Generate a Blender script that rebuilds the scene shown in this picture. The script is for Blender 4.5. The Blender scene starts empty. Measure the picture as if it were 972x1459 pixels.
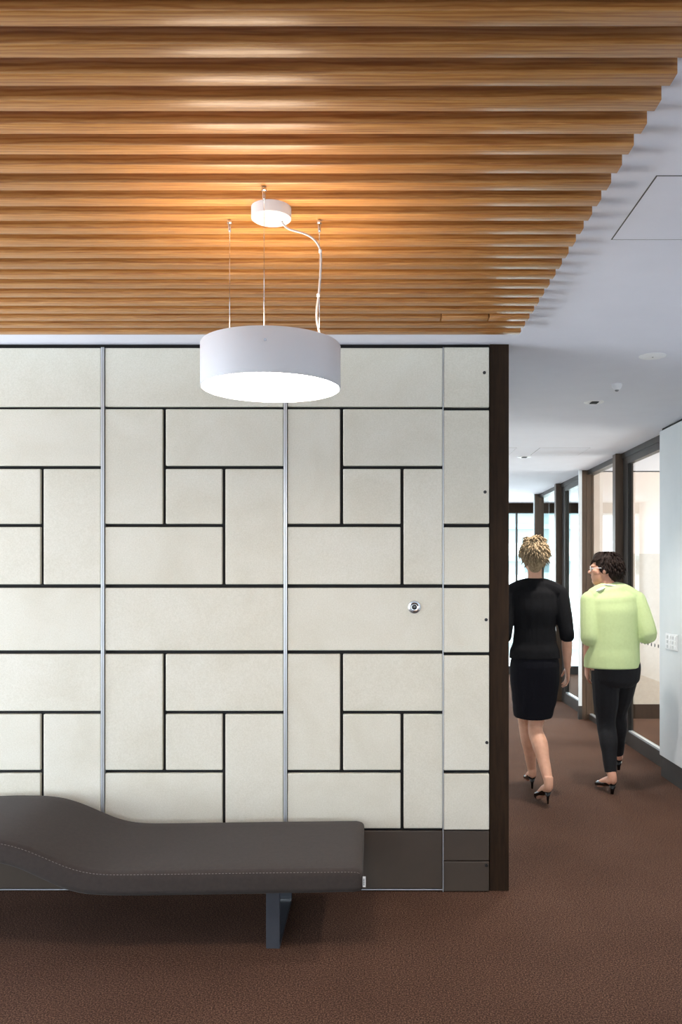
import bpy, bmesh, math, random
import numpy as np
from mathutils import Vector, Matrix

random.seed(7)
C = bpy.context.scene.collection
SC = bpy.context.scene

# ------------------------------------------------------------------ camera
F, VX, HZ, EYE = 1220.0, 532.0, 820.0, 1.5
W, H = 972, 1459
cam = bpy.data.cameras.new('camera')
cam.sensor_fit = 'VERTICAL'
cam.sensor_height = 36.0
cam.sensor_width = 36.0
cam.lens = F / H * 36.0
cam.shift_x = -(VX - W / 2) / H
cam.shift_y = (HZ - H / 2) / H
cam.clip_start = 0.05
co = bpy.data.objects.new('camera', cam)
co.location = (0, 0, EYE)
co.rotation_euler = (math.pi / 2, 0, 0)
C.objects.link(co)
SC.camera = co

# ------------------------------------------------------------------ world, sun, area lights, exposure
wd = bpy.data.worlds.new('world')
SC.world = wd
wd.use_nodes = True
bg = wd.node_tree.nodes['Background']
bg.inputs[0].default_value = (0.80, 0.91, 1.0, 1)
bg.inputs[1].default_value = 1.7

def area(name, loc, rot, sx, sy, power, col):
    l = bpy.data.lights.new(name, 'AREA')
    l.shape = 'RECTANGLE'
    l.size, l.size_y = sx, sy
    l.energy = power
    l.color = col
    o = bpy.data.objects.new(name, l)
    o.location = loc
    o.rotation_euler = rot
    C.objects.link(o)
    return o

R = math.radians
# added fill behind the camera, standing in for unseen lobby windows
area('lobby_fill_light', (-1.2, -5.9, 1.35), (R(112), 0, 0), 7.0, 2.2, 55, (0.86, 0.94, 1.0))
# made-up fill before the left wall, tilted up to brighten the ceiling
area('side_fill_light', (-4.8, 2.4, 1.1), (0, R(-125), 0), 2.0, 3.0, 230, (0.84, 0.92, 1.0))
# daylight through the facade windows of the far side room and the corridor end
area('facade_window_light', (3.6, 12.85, 1.4), (R(-90), 0, 0), 6.0, 2.0, 75, (0.88, 0.96, 1.0))
area('meeting_room_fill_light', (6.3, 7.8, 1.4), (0, R(90), 0), 2.0, 2.2, 150, (1.0, 0.93, 0.88))  # added fill to brighten the first glazed room, its window unseen

sun = bpy.data.lights.new('sun', 'SUN')
sun.energy = 8.0
sun.angle = R(1)
sun.color = (1.0, 0.97, 0.92)
suo = bpy.data.objects.new('sun', sun)
suo.rotation_euler = (R(38), 0, R(-25))
C.objects.link(suo)

SC.view_settings.view_transform = 'Standard'
SC.view_settings.look = 'None'
SC.view_settings.gamma = 1
SC.view_settings.use_curve_mapping = False
SC.view_settings.exposure = 0.88
SC.cycles.use_denoising = True
SC.cycles.max_bounces = 10
SC.cycles.transparent_max_bounces = 16
SC.cycles.sample_clamp_indirect = 6

# ------------------------------------------------------------------ materials
def lin(c):
    return tuple((v / 255 / 12.92) if v / 255 <= 0.04045 else ((v / 255 + 0.055) / 1.055) ** 2.4 for v in c)

class Mat:
    def __init__(self, name, col=(200, 200, 200), rough=0.5, metal=0.0, **kw):
        m = self.m = bpy.data.materials.new(name)
        m.use_nodes = True
        self.t = m.node_tree
        self.b = self.t.nodes['Principled BSDF']
        self.b.inputs['Base Color'].default_value = (*lin(col), 1)
        self.b.inputs['Roughness'].default_value = rough
        self.b.inputs['Metallic'].default_value = metal
        for k, v in kw.items():
            self.b.inputs[k].default_value = v
    def n(self, typ, **kw):
        x = self.t.nodes.new(typ)
        for k, v in kw.items():
            if k in x.inputs: x.inputs[k].default_value = v
            else: setattr(x, k, v)
        return x
    def l(self, a, ao, b, bi):
        self.t.links.new(a.outputs[ao], b.inputs[bi])
    def coords(self, scale=(1, 1, 1), rnd=False):
        tc = self.n('ShaderNodeTexCoord')
        mp = self.n('ShaderNodeMapping')
        mp.inputs['Scale'].default_value = scale
        self.l(tc, 'Object', mp, 'Vector')
        if rnd:
            oi = self.n('ShaderNodeObjectInfo')
            ml = self.n('ShaderNodeMath', operation='MULTIPLY')
            ml.inputs[1].default_value = 57.0
            self.l(oi, 'Random', ml, 0)
            self.l(ml, 0, mp, 'Location')
        return mp
    def ramp(self, src, so, stops):
        r = self.n('ShaderNodeValToRGB')
        e = r.color_ramp.elements
        while len(e) < len(stops): e.new(0.5)
        for i, (p, c) in enumerate(stops):
            e[i].position = p
            e[i].color = (*lin(c), 1)
        self.t.links.new(src.outputs[so], r.inputs[0])
        return r
    def bump(self, src, so, strength=0.2, dist=0.01):
        bp = self.n('ShaderNodeBump')
        bp.inputs['Strength'].default_value = strength
        bp.inputs['Distance'].default_value = dist
        self.t.links.new(src.outputs[so], bp.inputs['Height'])
        self.t.links.new(bp.outputs[0], self.b.inputs['Normal'])

M = {}
def mat(key, *a, **k):
    M[key] = Mat(key, *a, **k)
    return M[key]

# oak
m = mat('oak', rough=0.40, **{'Coat Weight': 0.15, 'Coat Roughness': 0.2})
mp = m.coords((1.6, 42, 42), rnd=True)
nz = m.n('ShaderNodeTexNoise', Scale=2.2, Detail=6.0, Roughness=0.62, Distortion=1.1)
m.l(mp, 0, nz, 'Vector')
mp2 = m.coords((1.1, 12, 12), rnd=True)
wv = m.n('ShaderNodeTexWave', wave_type='RINGS', rings_direction='X')
wv.inputs['Scale'].default_value = 3.0
wv.inputs['Distortion'].default_value = 6.0
wv.inputs['Detail'].default_value = 3.0
wv.inputs['Detail Scale'].default_value = 1.4
m.l(mp2, 0, wv, 'Vector')
r1 = m.ramp(nz, 0, [(0.25, (150, 102, 58)), (0.5, (184, 134, 82)), (0.75, (200, 153, 100))])
r2 = m.ramp(wv, 1, [(0.0, (196, 152, 108)), (0.6, (255, 250, 240)), (1.0, (255, 255, 255))])
mx = m.n('ShaderNodeMix', data_type='RGBA', blend_type='MULTIPLY')
mx.inputs[0].default_value = 0.55
m.l(r1, 0, mx, 6); m.l(r2, 0, mx, 7)
oi = m.n('ShaderNodeObjectInfo')
hs = m.n('ShaderNodeHueSaturation')
mr = m.n('ShaderNodeMapRange')
mr.inputs[3].default_value = 0.9; mr.inputs[4].default_value = 1.12
m.l(oi, 'Random', mr, 0)
m.l(mr, 0, hs, 'Value')
hs.inputs['Saturation'].default_value = 1.06
m.l(mx, 2, hs, 'Color')
m.l(hs, 0, m.b, 'Base Color')
m.bump(nz, 0, 0.12, 0.002)

# cream hide panels
m = mat('cream_panel', rough=0.55)
mp = m.coords((1, 1, 1), rnd=True)
nz = m.n('ShaderNodeTexNoise', Scale=3.0, Detail=5.0, Roughness=0.6, Distortion=0.6)
m.l(mp, 0, nz, 'Vector')
nf = m.n('ShaderNodeTexNoise', Scale=170.0, Detail=3.0, Roughness=0.6)
m.l(mp, 0, nf, 'Vector')
r = m.ramp(nz, 0, [(0.25, (207, 203, 188)), (0.5, (215, 212, 199)), (0.75, (219, 217, 206))])
r2 = m.ramp(nf, 0, [(0.3, (236, 235, 230)), (0.7, (255, 255, 255))])
mx = m.n('ShaderNodeMix', data_type='RGBA', blend_type='MULTIPLY')
mx.inputs[0].default_value = 0.8
m.l(r, 0, mx, 6); m.l(r2, 0, mx, 7)
m.l(mx, 2, m.b, 'Base Color')
m.bump(nf, 0, 0.12, 0.001)

# carpet
m = mat('carpet', rough=0.95)
mp = m.coords((1, 1, 1))
nz = m.n('ShaderNodeTexNoise', Scale=165.0, Detail=5.0, Roughness=0.8)
m.l(mp, 0, nz, 'Vector')
nb = m.n('ShaderNodeTexNoise', Scale=1.4, Detail=3.0)
m.l(mp, 0, nb, 'Vector')
r = m.ramp(nz, 0, [(0.38, (38, 24, 17)), (0.5, (82, 57, 45)), (0.62, (142, 109, 90))])
r2 = m.ramp(nb, 0, [(0.3, (225, 222, 220)), (0.7, (255, 255, 255))])
mx = m.n('ShaderNodeMix', data_type='RGBA', blend_type='MULTIPLY')
mx.inputs[0].default_value = 1.0
m.l(r, 0, mx, 6); m.l(r2, 0, mx, 7)
m.l(mx, 2, m.b, 'Base Color')
m.bump(nz, 0, 0.9, 0.006)
m.b.inputs['Specular IOR Level'].default_value = 0.15

def mottled(key, c0, c1, scale, rough, bump=0.1, bd=0.002, stretch=(1, 1, 1), **kw):
    m = mat(key, rough=rough, **kw)
    mp = m.coords(stretch)
    nz = m.n('ShaderNodeTexNoise', Scale=scale, Detail=4.0, Roughness=0.6)
    m.l(mp, 0, nz, 'Vector')
    r = m.ramp(nz, 0, [(0.3, c0), (0.7, c1)])
    m.l(r, 0, m.b, 'Base Color')
    if bump: m.bump(nz, 0, bump, bd)
    return m

def weave(key, c0, c1, scale, rough=0.9):
    m = mat(key, rough=rough)
    tc = m.n('ShaderNodeTexCoord')
    a = m.n('ShaderNodeTexWave', bands_direction='X'); a.inputs['Scale'].default_value = scale
    b = m.n('ShaderNodeTexWave', bands_direction='DIAGONAL'); b.inputs['Scale'].default_value = scale
    m.l(tc, 'Object', a, 'Vector'); m.l(tc, 'Object', b, 'Vector')
    mu = m.n('ShaderNodeMath', operation='MULTIPLY'); m.l(a, 1, mu, 0); m.l(b, 1, mu, 1)
    nz = m.n('ShaderNodeTexNoise', Scale=60.0, Detail=3.0); m.l(tc, 'Object', nz, 'Vector')
    ad = m.n('ShaderNodeMath', operation='ADD'); m.l(mu, 0, ad, 0); m.l(nz, 0, ad, 1)
    hv = m.n('ShaderNodeMath', operation='MULTIPLY'); hv.inputs[1].default_value = 0.5; m.l(ad, 0, hv, 0)
    r = m.ramp(hv, 0, [(0.15, c0), (0.7, c1)])
    m.l(r, 0, m.b, 'Base Color')
    m.bump(hv, 0, 0.25, 0.001)
    m.b.inputs['Sheen Weight'].default_value = 0.0 if 'black' in key else 0.05
    if 'black' in key: m.b.inputs['Specular IOR Level'].default_value = 0.2
    return m

weave('lounge_fabric', (42, 35, 32), (59, 50, 45), 260)
weave('black_knit', (14, 14, 16), (24, 24, 27), 160)
weave('black_skirt', (13, 13, 19), (22, 22, 30), 200)
weave('lime_knit', (200, 219, 156), (214, 232, 174), 120)
mottled('ceiling_paint', (224, 225, 234), (227, 228, 237), 6, 0.9, 0.02)
mottled('white_paint', (222, 228, 232), (227, 232, 236), 5, 0.5, 0.02)
mottled('beige_paint', (222, 208, 198), (230, 217, 208), 4, 0.8, 0.02)
mottled('beige_reflection', (190, 180, 168), (198, 188, 177), 30, 0.9, 0.05)
mottled('dark_timber', (35, 23, 13), (49, 34, 20), 9, 0.6, 0.06, 0.001, (8, 8, 0.7))
M['dark_timber'].b.inputs['Specular IOR Level'].default_value = 0.15
mottled('bronze_frame', (74, 58, 45), (88, 70, 55), 6, 0.4, 0.03, 0.001, (6, 6, 0.5))
mottled('dark_frame', (48, 44, 42), (56, 52, 49), 5, 0.4, 0.02)
mottled('plinth_brown', (66, 57, 49), (74, 64, 55), 4, 0.38, 0.02)
mottled('backing_black', (10, 10, 11), (15, 15, 16), 10, 0.8, 0)
mottled('dark_skirting', (50, 47, 46), (58, 55, 53), 6, 0.5, 0.02)
mottled('steel_paint', (50, 53, 60), (57, 60, 67), 8, 0.4, 0.02, 0.001)
mottled('lamp_white', (210, 211, 215), (214, 215, 219), 5, 0.45, 0.01, 0.001)
mottled('white_plastic', (232, 233, 236), (238, 238, 240), 5, 0.35, 0.01, 0.001)
mottled('skin_fair', (214, 160, 132), (226, 174, 146), 25, 0.55, 0.03, 0.001, **{'Subsurface Weight': 0.05})
mottled('skin_warm', (206, 150, 124), (218, 164, 138), 25, 0.55, 0.03, 0.001, **{'Subsurface Weight': 0.05})
HB = dict([('Specular IOR Level', 0.25)])
mottled('hair_blond', (118, 98, 72), (190, 168, 134), 45, 0.65, 0.5, 0.004, (3, 3, 0.7), **HB)
mottled('hair_dark', (20, 12, 9), (46, 29, 22), 45, 0.65, 0.5, 0.004, (3, 3, 0.7), **HB)
mottled('shoe_black', (10, 10, 11), (16, 16, 17), 30, 0.18, 0.02, 0.001)
mottled('black_leggings', (13, 13, 17), (20, 20, 25), 80, 0.85, 0.1, 0.001)
mottled('white_cotton', (232, 232, 232), (240, 240, 240), 60, 0.85, 0.1, 0.001)
mottled('facade_white', (214, 222, 226), (224, 230, 233), 1, 0.8, 0.02)
mottled('facade_band', (150, 172, 180), (164, 184, 190), 1, 0.7, 0.02)
mottled('pavement', (120, 120, 118), (150, 150, 146), 3, 0.9, 0.1)
mottled('aluminium', (196, 200, 204), (206, 210, 214), 20, 0.35, 0.02, 0.0005, (20, 20, 0.5))
M['aluminium'].b.inputs['Metallic'].default_value = 0.6
mottled('chrome', (200, 202, 205), (208, 210, 212), 20, 0.15, 0)
M['chrome'].b.inputs['Metallic'].default_value = 1.0
mottled('black_plastic', (12, 12, 13), (18, 18, 19), 20, 0.3, 0)
mottled('grey_plastic', (130, 132, 136), (142, 144, 148), 20, 0.4, 0)
mottled('button_grey', (204, 206, 210), (212, 214, 218), 20, 0.4, 0)
mottled('cord_grey', (160, 156, 158), (172, 168, 170), 20, 0.4, 0)
mottled('mark_grey', (70, 78, 84), (82, 90, 96), 20, 0.6, 0)
mottled('thread', (104, 97, 96), (118, 110, 108), 200, 0.8, 0)
mottled('eye_white', (228, 226, 222), (236, 234, 230), 20, 0.2, 0)
mottled('lip', (170, 98, 88), (180, 108, 98), 20, 0.5, 0)

def emis(key, col, s):
    m = mat(key, (240, 240, 240))
    m.b.inputs['Emission Color'].default_value = (*lin(col), 1)
    m.b.inputs['Emission Strength'].default_value = s
emis('lamp_diffuser', (255, 238, 218), 27.0)
emis('lamp_uplight', (255, 232, 204), 10.0)

def glass(key, tint, rough=0.0):
    m = mat(key)
    t = m.t
    t.nodes.remove(m.b)
    out = t.nodes['Material Output']
    tr = t.nodes.new('ShaderNodeBsdfTransparent'); tr.inputs[0].default_value = (*tint, 1)
    gl = t.nodes.new('ShaderNodeBsdfGlossy'); gl.inputs['Roughness'].default_value = rough
    fr = t.nodes.new('ShaderNodeFresnel'); fr.inputs[0].default_value = 1.45
    mx = t.nodes.new('ShaderNodeMixShader')
    ge = t.nodes.new('ShaderNodeNewGeometry')   # only the outer face of each pane reflects
    fm = t.nodes.new('ShaderNodeMath'); fm.operation = 'MULTIPLY'
    iv = t.nodes.new('ShaderNodeMath'); iv.operation = 'SUBTRACT'; iv.inputs[0].default_value = 1.0
    t.links.new(ge.outputs['Backfacing'], iv.inputs[1]); t.links.new(fr.outputs[0], fm.inputs[0]); t.links.new(iv.outputs[0], fm.inputs[1])
    t.links.new(fm.outputs[0], mx.inputs[0]); t.links.new(tr.outputs[0], mx.inputs[1]); t.links.new(gl.outputs[0], mx.inputs[2])
    t.links.new(mx.outputs[0], out.inputs[0])
glass('glazing', (0.94, 0.98, 0.97))
glass('lens', (0.9, 0.9, 0.9))

def MT(k): return M[k].m

# ------------------------------------------------------------------ mesh helpers
def px(x, y, d):
    """the point at depth d seen at photo pixel x, y"""
    return Vector(((x - VX) * d / F, d, EYE + (HZ - y) * d / F))

def add_box(bm, x0, x1, y0, y1, z0, z1):
    v = [bm.verts.new((x, y, z)) for z in (z0, z1) for y in (y0, y1) for x in (x0, x1)]
    for f in ((0, 2, 3, 1), (4, 5, 7, 6), (0, 1, 5, 4), (2, 6, 7, 3), (0, 4, 6, 2), (1, 3, 7, 5)):
        bm.faces.new([v[i] for i in f])
    return v

def add_tube(bm, pts, rad, segs=12, side=None, cap=True):
    """loft of ellipses along pts; rad: scalars or (a, b) with a along side"""
    pts = [Vector(p) for p in pts]
    n = len(pts)
    rings = []
    prev = None
    for i, p in enumerate(pts):
        t = (pts[min(i + 1, n - 1)] - pts[max(i - 1, 0)]).normalized()
        s = Vector(side) if side is not None else (prev if prev is not None else
            (Vector((1, 0, 0)) if abs(t.x) < 0.9 else Vector((0, 1, 0))))
        s = (s - t * s.dot(t)).normalized()
        prev = s
        u = t.cross(s)
        r = rad[i] if isinstance(rad, (list, tuple)) else rad
        a, b = r if isinstance(r, (list, tuple)) else (r, r)
        rings.append([bm.verts.new(p + s * (a * math.cos(k * 2 * math.pi / segs)) + u * (b * math.sin(k * 2 * math.pi / segs))) for k in range(segs)])
    for i in range(n - 1):
        for k in range(segs):
            k2 = (k + 1) % segs
            bm.faces.new((rings[i][k], rings[i][k2], rings[i + 1][k2], rings[i + 1][k]))
    if cap:
        bm.faces.new(rings[0][::-1])
        bm.faces.new(rings[-1])

def add_lathe(bm, prof, c=(0, 0, 0), segs=48, axis='Z', close=True):
    """prof: (radius, height) list, revolved"""
    c = Vector(c)
    def pt(r, h, a):
        if axis == 'Z': return c + Vector((r * math.cos(a), r * math.sin(a), h))
        if axis == 'Y': return c + Vector((r * math.cos(a), h, r * math.sin(a)))
        return c + Vector((h, r * math.cos(a), r * math.sin(a)))
    rings = []
    for r, h in prof:
        if r < 1e-6: rings.append([bm.verts.new(pt(0, h, 0))])
        else: rings.append([bm.verts.new(pt(r, h, k * 2 * math.pi / segs)) for k in range(segs)])
    for i in range(len(rings) - 1):
        A, B = rings[i], rings[i + 1]
        for k in range(segs):
            k2 = (k + 1) % segs
            if len(A) == 1 and len(B) == 1: continue
            if len(A) == 1: bm.faces.new((A[0], B[k], B[k2]))
            elif len(B) == 1: bm.faces.new((A[k], B[0], A[k2]))
            else: bm.faces.new((A[k], B[k], B[k2], A[k2]))

def add_ell(bm, c, r, rot=None, u=16, v=10):
    mt = Matrix.Translation(Vector(c)) @ (rot.to_4x4() if rot is not None else Matrix.Identity(4)) @ Matrix.Diagonal((*r, 1))
    bmesh.ops.create_uvsphere(bm, u_segments=u, v_segments=v, radius=1.0, matrix=mt)

def link(name, bm, m, parent=None, smooth=False, bevel=0, origin=None):
    bmesh.ops.recalc_face_normals(bm, faces=bm.faces[:])
    me = bpy.data.meshes.new(name)
    if origin is not None:
        bmesh.ops.translate(bm, verts=bm.verts[:], vec=-Vector(origin))
    bm.to_mesh(me); bm.free()
    me.materials.append(MT(m))
    if smooth:
        me.polygons.foreach_set('use_smooth', [True] * len(me.polygons))
        if smooth == 'auto':
            me.set_sharp_from_angle(angle=R(40))
    o = bpy.data.objects.new(name, me)
    if origin is not None: o.location = origin
    C.objects.link(o)
    if parent is not None:
        o.parent = parent
        o.location = Vector(origin if origin is not None else (0, 0, 0)) - parent_world(parent)
    if bevel:
        b = o.modifiers.new('edge', 'BEVEL'); b.width = bevel; b.segments = 2; b.limit_method = 'ANGLE'
    return o

def parent_world(p):
    v = Vector((0, 0, 0))
    while p is not None:
        v += p.location
        p = p.parent
    return v

def thing(name, label, cat, loc, group=None):
    o = bpy.data.objects.new(name, None)
    o.empty_display_size = 0.1
    o.location = loc
    C.objects.link(o)
    return tag(o, label, cat, group)

def tag(o, label, cat, group=None, kind=None):
    o['label'] = label; o['category'] = cat
    if group: o['group'] = group
    if kind: o['kind'] = kind
    return o

def struct(name, bm, m, label=None, cat=None, **k):
    o = link(name, bm, m, **k)
    o['kind'] = 'structure'
    if label: o['label'] = label; o['category'] = cat
    return o

def box(*a):
    bm = bmesh.new(); add_box(bm, *a); return bm

CEIL = 2.6
WD = 4.067          # face of the partition
def wx(x): return (x - VX) * WD / F
def wz(y): return EYE + (HZ - y) * WD / F

# ------------------------------------------------------------------ setting
struct('floor', box(-5, 7, -6.5, 13.4, -0.1, 0), 'carpet', 'brown flecked carpet across lobby and corridor', 'floor')
struct('ceiling', box(-5, 7, -6.5, 13.1, CEIL, CEIL + 0.12), 'ceiling_paint', 'smooth white ceiling over lobby and corridor', 'ceiling')
struct('wall_back', box(-3.2, wx(697.5), WD + 0.012, WD + 0.16, 0, CEIL), 'backing_black', 'black backing behind the cream partition panels', 'wall')
struct('trim_1', box(wx(698), wx(725.5), WD + 0.004, WD + 0.2, 0.0, CEIL), 'dark_timber', 'tall dark timber column at the partition end', 'column', bevel=0.002)
struct('wall_left', box(-5, -4.9, -6.5, WD + 0.2, 0, CEIL), 'white_paint', 'white side wall of the lobby', 'wall')
struct('wall_corridor', box(0.42, 0.5, WD + 0.21, 13.0, 0, CEIL), 'white_paint', 'white wall along the hidden corridor side', 'wall')
# white wall on the right of the corridor
XW, XG = 2.147, 2.27
struct('wall_right', box(XW, XW + 0.13, -6.5, 6.42, 0.158, CEIL - 0.022), 'white_paint', 'smooth bluish white wall on the right of the corridor', 'wall', bevel=0.002)
struct('baseboard_right', box(XW + 0.012, XW + 0.13, -6.5, 6.42, 0, 0.158), 'dark_skirting', 'dark skirting under the bluish white wall', 'baseboard')
struct('trim_2', box(XW + 0.02, XW + 0.13, -6.5, 6.42, CEIL - 0.022, CEIL), 'backing_black', 'black shadow gap above the bluish white wall', 'trim')
# meeting rooms behind the glazing
struct('wall_meeting_room', box(XG + 0.05, 6.4, 9.0, 9.1, 0.15, CEIL - 0.012), 'beige_paint', 'pale beige cross wall inside the first glazed room', 'wall')
struct('reflection_panel_meeting_room', box(XG + 0.06, 6.4, 8.985, 9.0, 0.15, EYE + (HZ - 789) * 9 / F), 'beige_reflection', 'grey beige reflection put on the lower cross wall as a panel', 'wall')  # made-up panel, its colour imitates a reflection in the glazing
struct('baseboard_meeting_room', box(XG + 0.05, 6.4, 8.975, 9.1, 0, 0.15), 'dark_timber', 'dark brown skirting of the glazed room', 'baseboard')
struct('trim_3', box(XG + 0.05, 6.4, 9.0, 9.1, CEIL - 0.012, CEIL), 'backing_black', 'dark line where cross wall meets ceiling', 'trim')
struct('wall_near_room', box(XW + 0.13, 6.4, 6.32, 6.42, 0, CEIL), 'beige_paint', 'beige wall closing the near end of the glazed room', 'wall')

# glazed screens: doors, sidelights, posts
def glazed_bay(i, d0, d_door0, d_stile, d_post, d_side, d_end):
    """one bay along the corridor: door leaf, post, sidelight, end post"""
    # door
    door = struct('door_%d' % i, box(XG - 0.02, XG + 0.03, d_stile, d_post, 0.0, CEIL - 0.11), 'dark_frame',
                  ['dark framed glass door beside the bluish white wall', 'dark framed glass door beyond the white post'][i - 1], 'door')
    bm = box(XG - 0.02, XG + 0.03, d0, d_post, CEIL - 0.11, CEIL - 0.05); link('head_rail', bm, 'dark_frame', door)
    bm = box(XG - 0.02, XG + 0.03, d0, d_stile, 0.0, 0.12); link('bottom_rail', bm, 'dark_frame', door)
    bm = box(XG - 0.012, XG + 0.022, d0, d_stile, 0.12, 0.132); link('glazing_bead', bm, 'aluminium', door)
    bm = box(XG - 0.02, XG + 0.03, d0, d_door0, 0.12, CEIL - 0.11); link('stile', bm, 'dark_frame', door)
    pane = link('pane', box(XG, XG + 0.01, d_door0, d_stile, 0.132, CEIL - 0.11), 'glazing', door)
    dots(pane, d_door0 + 0.05, d_stile)
    # header rail along the ceiling
    struct('trim_%d' % (10 + i), box(XG - 0.03, XG + 0.05, d0, d_end, CEIL - 0.05, CEIL), 'dark_frame', None)
    # projecting post
    p = struct('trim_%d' % (20 + i), box(2.18, XG + 0.03, d_post, d_post + 0.09, 0, CEIL - 0.004), 'bronze_frame',
               ['bronze post between first glass door and its sidelight', 'bronze post between far glass door and its sidelight'][i - 1], 'post', bevel=0.003)
    # sidelight
    wdw = struct('window_%d' % i, box(XG - 0.02, XG + 0.03, d_post + 0.09, d_side, 0.0, 0.05), 'dark_frame',
                 ['tall glass sidelight before the white post', 'tall glass sidelight at the far corridor end'][i - 1], 'window')
    pane = link('pane', box(XG, XG + 0.01, d_post + 0.09, d_side, 0.06, CEIL - 0.05), 'glazing', wdw)
    link('glazing_bead', box(XG - 0.012, XG + 0.022, d_post + 0.09, d_side, 0.05, 0.06), 'aluminium', wdw)
    dots(pane, d_post + 0.15, d_side)
    # end post, with the groove down its face
    bm = bmesh.new()
    add_box(bm, 2.225, XG + 0.03, d_side, d_side + 0.05, 0, CEIL - 0.004)
    add_box(bm, 2.178, 2.2215, d_side, d_side + 0.05, 0, CEIL - 0.004)
    add_box(bm, 2.22, 2.226, d_side + 0.006, d_side + 0.05, 0, CEIL - 0.004)
    struct('trim_%d' % (30 + i), bm, 'bronze_frame', ['bronze post beside the white nib', 'last bronze post of the corridor glazing'][i - 1], 'post')
    # white nib wall end with dark foot
    struct('trim_%d' % (40 + i), box([2.146, 2.164][i - 1], 2.177, d_side, d_side + 0.03, 0.14, CEIL), 'white_paint', ['slim white wall end halfway along the glazing', 'slim white wall end at the far corner'][i - 1], 'wall end')
    struct('trim_%d' % (50 + i), box(2.140, 2.177, d_side - 0.004, d_side + 0.03, 0, 0.14), 'dark_skirting', None)

def dots(pane, d0, d1):
    bm = bmesh.new()
    d = d0
    while d < d1 - 0.03:
        add_box(bm, XG - 0.003, XG, d, d + 0.016, 0.925, 0.95)
        d += 0.085
    link('safety_marking', bm, 'mark_grey', pane)

glazed_bay(1, 6.43, 6.50, 7.57, 7.71, 8.93, 9.08)
glazed_bay(2, 9.10, 9.16, 10.05, 10.22, 11.54, 11.70)
struct('trim_4', box(XG - 0.01, XG + 0.01, 7.57 - 0.012, 7.57, 0.12, CEIL - 0.11), 'backing_black', None)

# facade at the corridor end
FD = 13.0
fac = struct('window_3', box(-1, 6.4, FD, FD + 0.12, 2.45, CEIL), 'dark_timber', 'wide window wall at the end of the corridor', 'window')
for k, x in enumerate((0.6, 2.18, 3.3, 4.5, 5.7)):
    link('mullion', box(x - 0.012, x + 0.012, FD, FD + 0.08, 0.0, 2.45), 'dark_frame', fac)
link('sill', box(-1, 6.4, FD, FD + 0.1, 0.0, 0.12), 'dark_frame', fac)
link('pane', box(-1, 6.4, FD + 0.03, FD + 0.04, 0.12, 2.45), 'glazing', fac)

# outside
struct('ground', box(-20, 30, 13.4, 60, -6.2, -6.0), 'pavement', None)
b = thing('building', 'white office building with pale horizontal bands outside the end window', 'building', (6, 27, -6))
link('facade', box(-14, 26, 27, 31, -6, 7.0), 'facade_white', b)
for z in (2.95, 3.45, 1.95, -0.6, -2.4):
    link('ledge', box(-14, 26, 26.7, 27.0, z, z + 0.16), 'facade_band', b)
for k in range(8):
    x = 1.0 + k * 1.9
    link('window', box(x, x + 1.2, 26.95, 27.02, 0.1, 1.9), 'facade_band', b)

# ------------------------------------------------------------------ ceiling slats
SB = 2.55
SL_R = 0.637
ORD = ['first', 'second', 'third', 'fourth', 'fifth', 'sixth', 'seventh', 'eighth', 'ninth', 'tenth', 'eleventh', 'twelfth',
       'thirteenth', 'fourteenth', 'fifteenth', 'sixteenth', 'seventeenth', 'eighteenth', 'nineteenth', 'twentieth', 'twenty-first', 'twenty-second', 'twenty-third', 'twenty-fourth', 'twenty-fifth']
def slat_mesh(cuts=()):
    bm = bmesh.new()
    xs = [-3.0 - SL_R] + sum([[c - 0.0025, c + 0.0025] for c in cuts], []) + [0.0]
    for a, b_ in zip(xs[0::2], xs[1::2]):
        v = add_box(bm, a, b_, -0.0235, 0.0235, 0, CEIL - SB)
    bmesh.ops.bevel(bm, geom=[e for e in bm.edges], offset=0.0018, segments=2, profile=0.5, affect='EDGES')
    for c in cuts:
        add_box(bm, c - 0.02, c + 0.02, -0.010, 0.010, 0.03, CEIL - SB)
    return bm
proto = None
for i in range(-3, 22):
    n = 21 - i        # counted from the partition wall
    yc = 1.638 + 0.0998 * i - 0.0235
    if i == 19:
        d = yc - 0.0235
        cuts = [(629 - VX) * d / F - SL_R, (697 - VX) * d / F - SL_R]
        o = link('ceiling_batten', slat_mesh(cuts), 'oak', smooth='auto')
    elif proto is None:
        o = proto = link('ceiling_batten', slat_mesh(), 'oak', smooth='auto')
    else:
        o = proto.copy(); C.objects.link(o)
    o.location = (SL_R, yc, SB)
    lab = 'long oak ceiling batten, %s out from the cream partition wall' % ORD[n]
    if i == 19: lab = 'oak ceiling batten cut by two fine joints, third out from the partition'
    tag(o, lab, 'ceiling batten', 'oak battens of the lobby ceiling', 'thing')

# ------------------------------------------------------------------ partition bays
def tile(parent, x0, x1, y0, y1, name='panel', m='cream_panel', proud=0.0, th=0.022):
    bm = box(wx(x0), wx(x1), WD - th * 0.5 - proud, WD + 0.012, wz(y1), wz(y0))
    o = link(name, bm, m, parent, origin=(wx((x0 + x1) / 2), WD, wz((y0 + y1) / 2)), bevel=0.004)
    return o

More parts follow.
